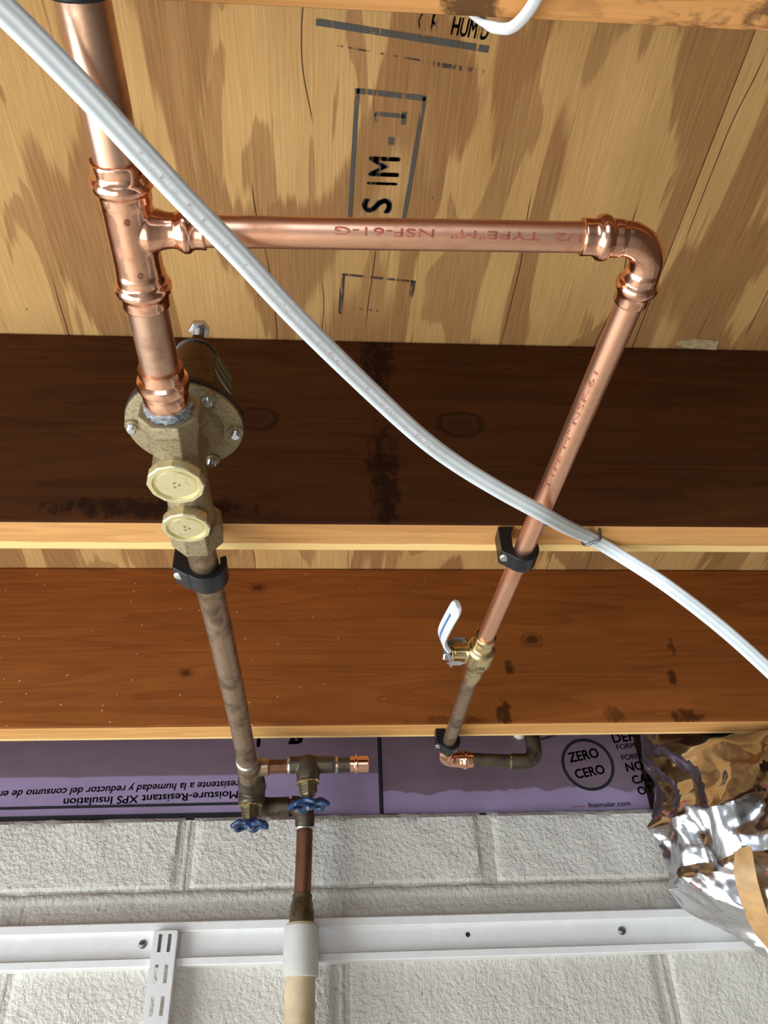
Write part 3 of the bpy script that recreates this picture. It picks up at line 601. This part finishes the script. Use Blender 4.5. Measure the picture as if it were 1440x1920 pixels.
# ------------------------------------------------------------------ drop pipe and plastic pipe on the wall
DX, DY = -.0286, 1.0860
dp = thing('copper_drop_pipe', 'brown copper drop pipe running down the block wall into white plastic coupling', 'pipe', (DX, DY, .21))
pp = [Vector((-.046, DY - .010, .3500))] + arc((DX, DY - .010, .3500), (1, 0, 0), (0, 0, -1), .014, 8)
mesh('elbow_fitting', tube(pp + [Vector((DX, DY - .006, .325))], .0125, 24), 'copper_dark', dp)
mesh('pipe', tube([(DX, DY - .006, .335), (DX, DY - .003, .29), (DX - .0012, DY, .236)], .0106, 28), 'copper_brown', dp)
mesh('solder_ring', lathe((DX, DY - .004, .3235), (0, 0, -1), [(0, .0108), (.001, .0122), (.003, .0116), (.004, .0108)], 28), 'solder', dp)
mesh('adapter', lathe((DX - .0012, DY, .2440), (0, 0, -1), [(0, .0110), (.001, .0124), (.009, .0124), (.011, .0138), (.018, .0142), (.0190, .0150), (.0350, .0152), (.036, .013)], 28), 'brass_old', dp)
mesh('adapter_ring', lathe((DX - .0012, DY, .2350), (0, 0, -1), [(0, .0124), (.0005, .0131), (.0015, .0131), (.002, .0124)], 28), 'copper_dark', dp)
pv = thing('plastic_pipe', 'yellowed plastic pipe with white coupling in front of the wall track', 'pipe', (DX - .001, DY, FL))
mesh('coupling_rim', lathe((DX - .0012, DY, .2105), (0, 0, -1), [(0, .0150), (0, .0176), (.0010, .0188), (.0035, .0190), (.0045, .0170)], 36), 'pvc_old', pv)
mesh('coupling', lathe((DX - .001, DY, .2075), (0, 0, -1), [(0, .0175), (.0006, .0208), (.003, .0214), (.052, .0214), (.0548, .0212), (.0552, .0180)], 40), 'pvc', pv)
mesh('pipe', tube([(DX - .001, DY, .156), (DX - .001, DY, -.6), (DX - .001, DY, FL)], .0178, 36), 'pvc_old', pv)

# ------------------------------------------------------------------ wall track and slotted standard
pr = [(YW + .001, .2225), (1.1150, .2222), (1.1135, .2210), (1.1135, .2120), (1.1150, .2105), (1.1205, .2095), (1.1205, .1822), (1.1140, .1820), (1.1120, .1812), (1.1120, .1738), (1.1132, .1728), (YW + .001, .1725)]
trk = tag(mesh('wall_track', extrude(pr, (-1.28, 0, 0), (0, 1, 0), (0, 0, 1), (1, 0, 0), 2.7), 'white_steel', None, True, (0, 1.118, .198), angle=25), 'white steel hanging track screwed along the block wall', 'shelf track')
for x, nm in ((-.2250, 'screw'), (.3795, 'screw')):
    s = mesh(nm, lathe((x, 1.1207, .1990), (0, -1, 0), [(0, .0052), (.0012, .0050), (.0024, .0036), (.0028, .0015)], 20), 'steel_dark', trk)
    mesh('screw_slot', box(x - .0028, x + .0028, 1.1175, 1.1182, .1984, .1996), 'hole', s, False)
mesh('screw_hole', lathe((.1798, 1.1206, .1995), (0, -1, 0), [(0, .0030), (.0002, .0030)], 20), 'hole', trk)
SX, SW = -.1958, .0138
xs = [-SW, -.0078, -.0036, .0036, .0078, SW]; zs = [.2095]; slots = []
z = .2065
while z > -.55:
    slots.append(len(zs)); zs += [z, z - .0198]; z -= .0330
zs.append(-.6); V = []; F = []
for zz in zs:
    for x in xs: V.append(Vector((SX + x, 1.1040, zz)))
for j in range(len(zs) - 1):
    for i in range(5):
        if (j in slots) and i in (1, 3): continue
        F.append((j * 6 + i, j * 6 + i + 1, (j + 1) * 6 + i + 1, (j + 1) * 6 + i))
std = thing('shelf_standard', 'white slotted shelf upright hanging from the track, left of the plastic pipe', 'shelf upright', (SX, 1.104, -.6))
mesh('slotted_face', solid(V, F, .0016), 'off_white', std, angle=30)
for s in (-1, 1):
    mesh('side_flange', box(SX + s * SW - .0008, SX + s * SW + .0008, 1.1034, 1.1195, -.6, .2095), 'off_white', std, False)
mesh('top_hook', box(SX - SW, SX + SW, 1.1034, 1.1135, .2080, .2110), 'off_white', std, False, bevel=.0008)

# ------------------------------------------------------------------ ball valve
bv = thing('ball_valve', 'small brass ball valve with white lever on the right copper pipe', 'valve', (.1515, .72, .380))
va, vbp = RP(.675), Vector((.1512, .772, .3812)); dv = (vbp - va).normalized()
body = lathe(va, dv, [(0, .0084), (0, .0102), (.002, .0106), (.008, .0106), (.010, .0100), (.014, .0106), (.019, .0106), (.021, .0098), (.023, .0130), (.026, .0146), (.030, .0148), (.044, .0150), (.050, .0146), (.060, .0120), (.070, .0112), (.072, .0104), (.078, .0108), (.086, .0104), (.096, .0092), (.097, .0082)], 40)
st0 = va + dv * .036
sd = Vector((-1, -.10, -.05)).normalized()
stem = lathe(st0, sd, [(.008, .0072), (.014, .0066), (.020, .0060), (.027, .0058), (.0275, .0072), (.031, .0072)], 24)
b1 = mesh('valve_body', merge(body, stem), 'brass', bv, remesh=.0006, relax=2)
tdir = dv.cross(Vector((0, -.55, -.83))).normalized()
mesh('raised_lettering', text_at('USA', st0 + Vector((-.0052, .0085, -.0152)), (1, 0, 0), (0, -1, 0), .0095, .0060, .01), 'bronze_face', b1, False)
tip = st0 + sd * .031
def strip(path, n, wd, th):
    P = [Vector(p) for p in path]; n = Vector(n).normalized(); rings = []
    for i, p in enumerate(P):
        t = (P[min(i + 1, len(P) - 1)] - P[max(i - 1, 0)]).normalized(); u = (n - t * n.dot(t)).normalized(); s = t.cross(u); w_ = (wd[i] if isinstance(wd, list) else wd) / 2
        rings.append([p + u * (th / 2) + s * (w_ - th * .3), p + u * (th * .1) + s * w_, p - u * (th / 2) + s * (w_ - th * .3), p - u * (th / 2) - s * (w_ - th * .3), p - u * (th * .1) - s * w_, p + u * (th / 2) - s * (w_ - th * .3)])
    return rings_mesh(rings)
hb = [tip + Vector((.002, .016, -.001)), tip + Vector((.0, .006, .0)), tip + Vector((-.001, -.004, 0)), tip + Vector((-.0045, -.013, 0))]
mesh('lever_base', strip(hb, (1, 0, 0), .0150, .0022), 'steel', bv)
mesh('stop_bracket', strip([tip + Vector((.001, .015, -.002)), tip + Vector((.004, .018, -.002)), tip + Vector((.012, .018, -.002)), tip + Vector((.014, .015, -.002))], (0, 0, 1), .008, .0018), 'steel', bv)
mesh('stop_bracket', strip([tip + Vector((.0, -.006, .006)), tip + Vector((.003, -.012, .008)), tip + Vector((.012, -.012, .008)), tip + Vector((.014, -.008, .007))], (0, 0, 1), .008, .0018), 'steel_dark', bv)
mesh('stem_nut', lathe(tip + Vector((-.0005, .003, 0)), sd, [(0, .0066), (.006, .0066), (.0075, .0052)], 6), 'steel', bv, False, bevel=.0004)
lv = spline([tip + Vector((-.003, -.009, .0)), tip + Vector((-.009, -.020, .001)), tip + Vector((-.0115, -.034, .001)), tip + Vector((-.0100, -.055, .0)), tip + Vector((-.0065, -.080, -.001)), tip + Vector((-.0045, -.094, -.002))], 6)
wdl = [.0135 + .0035 * min(1, i / 8) if i < len(lv) - 5 else .017 * math.sqrt(max(.05, 1 - ((i - len(lv) + 6) / 5.6) ** 2)) for i in range(len(lv))]
lev = mesh('lever', strip(lv, (1, .0, .25), wdl, .0042), 'lever', bv)
mesh('lever_print', strip([p + Vector((-.0023, 0, -.0006)) for p in lv[10:24]], (1, 0, .25), .0028, .0004), plain('lever_print', (.12, .20, .36), .5), lev)

# ------------------------------------------------------------------ aged pipe after the ball valve
ar = thing('aged_branch_pipe', 'aged copper pipe below the ball valve ending in dark elbow against the foam', 'pipework', (.15, .88, .383))
AE = Vector((.1490, .9960, .3790))
mesh('pipe', tube([vbp - dv * .006, Vector((.1508, .86, .3824)), Vector((.1496, .975, .3825))], r12, 28), 'copper_old', ar)
e1 = tube([Vector((.1495, .972, .3822))] + arc((.1490, .9960, .3790), (0, 1, -.10), (1, 0, 0), .0150, 10) + [AE + Vector((.0230, .0, -.0003))], r12 + .0016, 28)
e2 = lathe(AE + Vector((.0200, 0, -.0003)), (1, 0, 0), [(0, r12 + .001), (.001, r12 + .0022), (.004, r12 + .0022), (.0055, r12 + .0040), (.009, r12 + .0042), (.0105, r12 + .0022), (.0175, r12 + .0018), (.018, r12)], 28)
mesh('elbow_fitting', merge(e1, e2), 'copper_bright', ar, remesh=.0007, relax=3)
mesh('pipe', tube([AE + Vector((.034, 0, 0)), Vector((.247, .996, .3755))], r12 + .0003, 28), 'copper_dark', ar)
mesh('solder_ring', lathe((.2330, .996, .3760), (1, 0, 0), [(0, r12), (.001, r12 + .0020), (.0035, r12 + .0020), (.0045, r12)], 24), 'brass', ar)
e3 = tube([Vector((.2350, .996, .3760))] + arc((.2685, .996, .3750), (1, 0, 0), (0, 0, 1), .0170, 10) + [Vector((.2685, .996, .412))], r12 + .0020, 28)
mesh('elbow_fitting', e3, 'copper_dark', ar)
mesh('pipe', tube([(.2685, .996, .405), (.2685, .996, H - .001)], r12, 24), 'copper_dark', ar)

# ------------------------------------------------------------------ pipe clamps
def clamp(label, cx, cz, y0, y1, r, closed=False, ear=.017):
    t = thing('pipe_clamp', label, 'clamp', (cx, (y0 + y1) / 2, ZB), 'black pipe clamps'); r0, r1 = r + .0002, r + .0052
    a0, a1 = (-PI * 1.05, .42) if not closed else (-PI * 1.2, PI * .75)
    n = 36; P = [(r1 * math.cos(a), r1 * math.sin(a)) for a in [a0 + (a1 - a0) * i / n for i in range(n + 1)]] + [(r0 * math.cos(a), r0 * math.sin(a)) for a in [a1 + (a0 - a1) * i / n for i in range(n + 1)]]
    sh = [extrude(P, (cx, y0, cz), (1, 0, 0), (0, 0, 1), (0, 1, 0), y1 - y0)]
    top = ZB - cz - .0003
    sh.append(extrude([(-r - ear, -r * .45), (-r - .001, -r * 1.05 - .001), (-r * .75, -r * .72), (-r - .0004, 0), (-r - .0004, top * .8), (-r + .003, top), (-r - ear, top)], (cx, y0, cz), (1, 0, 0), (0, 0, 1), (0, 1, 0), y1 - y0))
    mesh('clamp_body', merge(*sh), 'black', t, remesh=.0006, relax=2)
    zb = cz - r * .55 - .0012
    mesh('nail_head', lathe((cx - r - ear * .66, y0 + (y1 - y0) * .42, zb + .002), (-.1, -.1, -1), [(0, .0030), (.0012, .0042), (.0024, .0042), (.0030, .0034)], 20), 'steel', t)
    return t
clamp('black plastic clamp holding the aged pipe just below the regulator', -.0946, .3530, .5135, .5345, r34, ear=.0135)
clamp('black plastic clamp holding the right copper pipe below the cable', .1588, .3762, .5245, .5420, r12, ear=.0105)
clamp('black plastic clamp on the joist above the small copper elbow', .1502, .3825, .9400, .9560, r12, True, .0085)
clamp('black plastic clamp on the amber joist at the top left corner', -.1030, .3742, .1160, .1318, r34, ear=.0135)

# ------------------------------------------------------------------ cables
def cable(path, wd, th, n, groove=.0):
    P = [Vector(p) for p in path]; rings = []; nn = Vector(n).normalized()
    for i, p in enumerate(P):
        t = (P[min(i + 1, len(P) - 1)] - P[max(i - 1, 0)]).normalized(); u = (nn - t * nn.dot(t)).normalized(); s = t.cross(u); ring = []
        for k in range(36):
            a = 2 * PI * k / 36; c, q = math.cos(a), math.sin(a); x = math.copysign(abs(c) ** .8, c) * wd / 2; y = math.copysign(abs(q) ** .8, q) * th / 2
            y *= 1 - groove * math.exp(-((x - wd * .10) / (wd * .09)) ** 2) - groove * .7 * math.exp(-((x + wd * .26) / (wd * .07)) ** 2); ring.append(p + s * x + u * y)
        rings.append(ring)
    return rings_mesh(rings)
cp = [(-.40, -.12, .350), (-.25, .015, .350), (-.1504, .1078, .350), (-.1276, .1321, .350), (-.1055, .1591, .3495), (-.0877, .1831, .3490), (-.0679, .2099, .349), (-.0479, .2365, .3500), (-.0175, .2797, .352), (.0263, .3389, .358), (.0597, .379, .360), (.0879, .4058, .360), (.1215, .4303, .3575), (.1553, .4543, .3570), (.1846, .4901, .372), (.2207, .5347, .3935), (.2488, .5508, .3880), (.2825, .5498, .3559), (.325, .5642, .3248), (.3623, .5794, .2932), (.4091, .5983, .2477), (.52, .64, .14)]
CN = (0.0, -.62, -.78)
cpath = spline(cp, 8)
cb = tag(mesh('electrical_cable', cable(cpath, .0116, .0068, CN, .20), 'cable', None, True, (.2207, .5347, .3935), angle=80), 'long white flat electrical cable slung diagonally across the pipes', 'cable')
def on_cable(s, i0, width, height):
    V, F = text_shape(s); x0 = min(p.x for p in V); x1 = max(p.x for p in V); out = []; nn = Vector(CN).normalized(); L = [0]
    for a, b in zip(cpath, cpath[1:]): L.append(L[-1] + (b - a).length)
    for p in V:
        d = L[i0] + (p.x - x0) / (x1 - x0) * width; j = max(k for k in range(len(L)) if L[k] <= d); f = (d - L[j]) / max(1e-9, L[j + 1] - L[j]); q = cpath[j].lerp(cpath[j + 1], f)
        t = (cpath[j + 1] - cpath[j]).normalized(); u = (nn - t * nn.dot(t)).normalized(); sd_ = u.cross(t); out.append(q + u * .00365 + sd_ * ((p.y / .73 - .5) * height - .0008))
    return out, F
mesh('faint_print', on_cable('TYPE NM-B  12-2 WITH GROUND  600 V  (UL)', 40, .260, .0024), 'cable_print', cb, False)
# staple
stp = tag(mesh('cable_staple', tube(spline([(.2140, .5395, .4015), (.2145, .5385, .3915), (.2165, .5365, .3876), (.2215, .5320, .3876), (.2255, .5290, .3876), (.2272, .5278, .3915), (.2275, .5275, .4015)], 6), .0012, 10), 'steel_dark', None, True, (.221, .533, .398)), 'thin metal staple fixing the white cable to the dark joist', 'staple')
wp = spline([(.060, .1475, .50), (.064, .1480, .43), (.069, .1475, .4040), (.0755, .1470, .3965), (.0810, .1450, .3935), (.0860, .1390, .3925), (.0895, .1315, .3920), (.0965, .1141, .3918), (.110, .085, .3935), (.14, .03, .394)], 8)
tag(mesh('white_wire', cable(wp, .0060, .0036, (.2, .4, -1), 0), 'wire_white', None, True, (.08, .145, .392), angle=80), 'short white wire bending under the amber joist at the top', 'wire')
tag(mesh('black_wire', tube(spline([(.2790, 1.03, .4165), (.295, 1.03, .4200), (.315, 1.035, .4280), (.335, 1.05, .445), (.36, 1.08, .52)], 8), .0013, 10), 'rubber', None, True, (.29, 1.03, .42)), 'thin black wire beside the dark elbow in front of the foam', 'wire')
V, F = lathe((.2880, 1.1405, .4640), (0, -.05, 1), [(0, .002), (.003, .0080), (.010, .0105), (.025, .0100), (.05, .0095), (.09, .008)], 20)
for v in V: v += Vector((noise.noise(v * 90), noise.noise(v * 90 + Vector((5, 0, 0))) * .3, noise.noise(v * 90 + Vector((0, 7, 0))))) * .002
tag(mesh('foam_sealant', (V, F), 'cream', None, True, (.288, 1.14, .47), angle=80), 'small cream lump of sealant hanging above the dark pipe elbow', 'sealant')

# ------------------------------------------------------------------ foil-wrapped duct
sec = [(H - .002, .60, 1.056, .135, .070), (.52, .585, 1.056, .140, .072), (.44, .590, 1.054, .146, .074), (.405, .584, 1.048, .146, .076), (.375, .576, 1.024, .143, .098), (.335, .566, 1.004, .137, .112), (.29, .556, .998, .142, .115), (.255, .552, .998, .130, .112), (.238, .552, 1.000, .124, .104), (.226, .562, .998, .138, .110), (.205, .580, .994, .138, .113), (.175, .618, .990, .138, .113), (.145, .662, .985, .138, .113), (.10, .725, .975, .138, .113), (.0, .80, .95, .138, .113), (-.2, .92, .90, .138, .113), (-.45, 1.05, .85, .138, .113)]
NU, NV = 190, 230; V, F, UV = [], [], []
def lerp_sec(z):
    for a, b in zip(sec, sec[1:]):
        if b[0] <= z <= a[0] + 1e-9:
            t = (a[0] - z) / (a[0] - b[0]); return [p + (q - p) * t for p, q in zip(a, b)]
    return sec[-1]
random.seed(11)
seeds = [(Vector((random.uniform(0, 2 * PI), random.uniform(0, 1), 0)), Vector((random.uniform(-1, 1), random.uniform(-1, 1), random.uniform(-1, 1)))) for _ in range(1)]
zl = [H - .002 - (H + .45 - .004) * (j / NV) for j in range(NV + 1)]
# denser rows where the photograph looks
zl = []
for j in range(NV + 1):
    t = j / NV; zl.append((H - .002) + (-.45 - H + .002) * (t if False else (t * .35 if t < .2 else (.07 + (t - .2) * .50 / .65 if t < .85 else .57 + (t - .85) * .43 / .15))))
for j, z in enumerate(zl):
    s = lerp_sec(max(-.45, z)); 
    for i in range(NU):
        a = 2 * PI * i / NU; x = s[1] + s[3] * math.cos(a); y = s[2] + s[4] * math.sin(a); p = Vector((x, y, z)); n = Vector((math.cos(a), math.sin(a), 0))
        q = Vector((a * 1.5, z * 7, 0)); w1 = noise.voronoi(Vector((math.cos(a) * 2.4, math.sin(a) * 2.4, z * 15 + 1.5 * math.sin(a * 2))))[0]; w2 = noise.voronoi(Vector((math.cos(a) * 6, math.sin(a) * 6, z * 42)))[0]
        dsp = .034 * (w1[0] - .45) + .0045 * (w2[0] - .4) + .003 * noise.noise(p * 22) + .0065 * math.exp(-((z - .268) / .030) ** 2) * math.sin(a * 15 + 4 * noise.noise(p * 9)) + .0035 * (abs(noise.noise(Vector((a * 3.2, z * 26 + a * 2, 1)))) - .2)
        if z > .395: dsp = min(dsp, .003)
        V.append(p + n * dsp + Vector((0, 0, .006 * noise.noise(p * 25 + Vector((3, 3, 3))))) if z > -.44 and z < H - .01 else p)
for j in range(NV):
    for i in range(NU): k = (i + 1) % NU; F.append((j * NU + i, j * NU + k, (j + 1) * NU + k, (j + 1) * NU + i))
F.append(tuple(range(NU - 1, -1, -1))); F.append(tuple(NV * NU + i for i in range(NU)))
for v in V:
    if v.y > YW - .004 and v.z < ZT + .02: v.y = YW - .004
duct = thing('foil_duct', 'crumpled silver foil wrapped duct bulging down in the lower right corner', 'duct', (.56, 1.0, .30))
fo = mesh('foil_wrap', (V, F), 'foil', duct, True, angle=28)
uvl = fo.data.uv_layers.new(name='UVMap')
for pl_ in fo.data.polygons:
    for li in pl_.loop_indices:
        vi = fo.data.loops[li].vertex_index; uvl.data[li].uv = ((vi % NU) / NU, min(1, (vi // NU) / NV))
# reflection of a joist in the foil, shaped as a raised tan strip
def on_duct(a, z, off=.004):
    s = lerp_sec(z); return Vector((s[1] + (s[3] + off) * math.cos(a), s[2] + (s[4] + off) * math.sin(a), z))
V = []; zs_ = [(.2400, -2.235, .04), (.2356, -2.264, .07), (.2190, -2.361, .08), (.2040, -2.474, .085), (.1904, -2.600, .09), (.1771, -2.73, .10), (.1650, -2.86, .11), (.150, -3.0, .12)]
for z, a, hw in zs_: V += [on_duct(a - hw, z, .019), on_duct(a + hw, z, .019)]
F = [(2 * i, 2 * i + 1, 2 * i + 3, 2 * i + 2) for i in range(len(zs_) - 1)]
mesh('tan_reflection', solid(V, F, .0018), 'tan', duct)
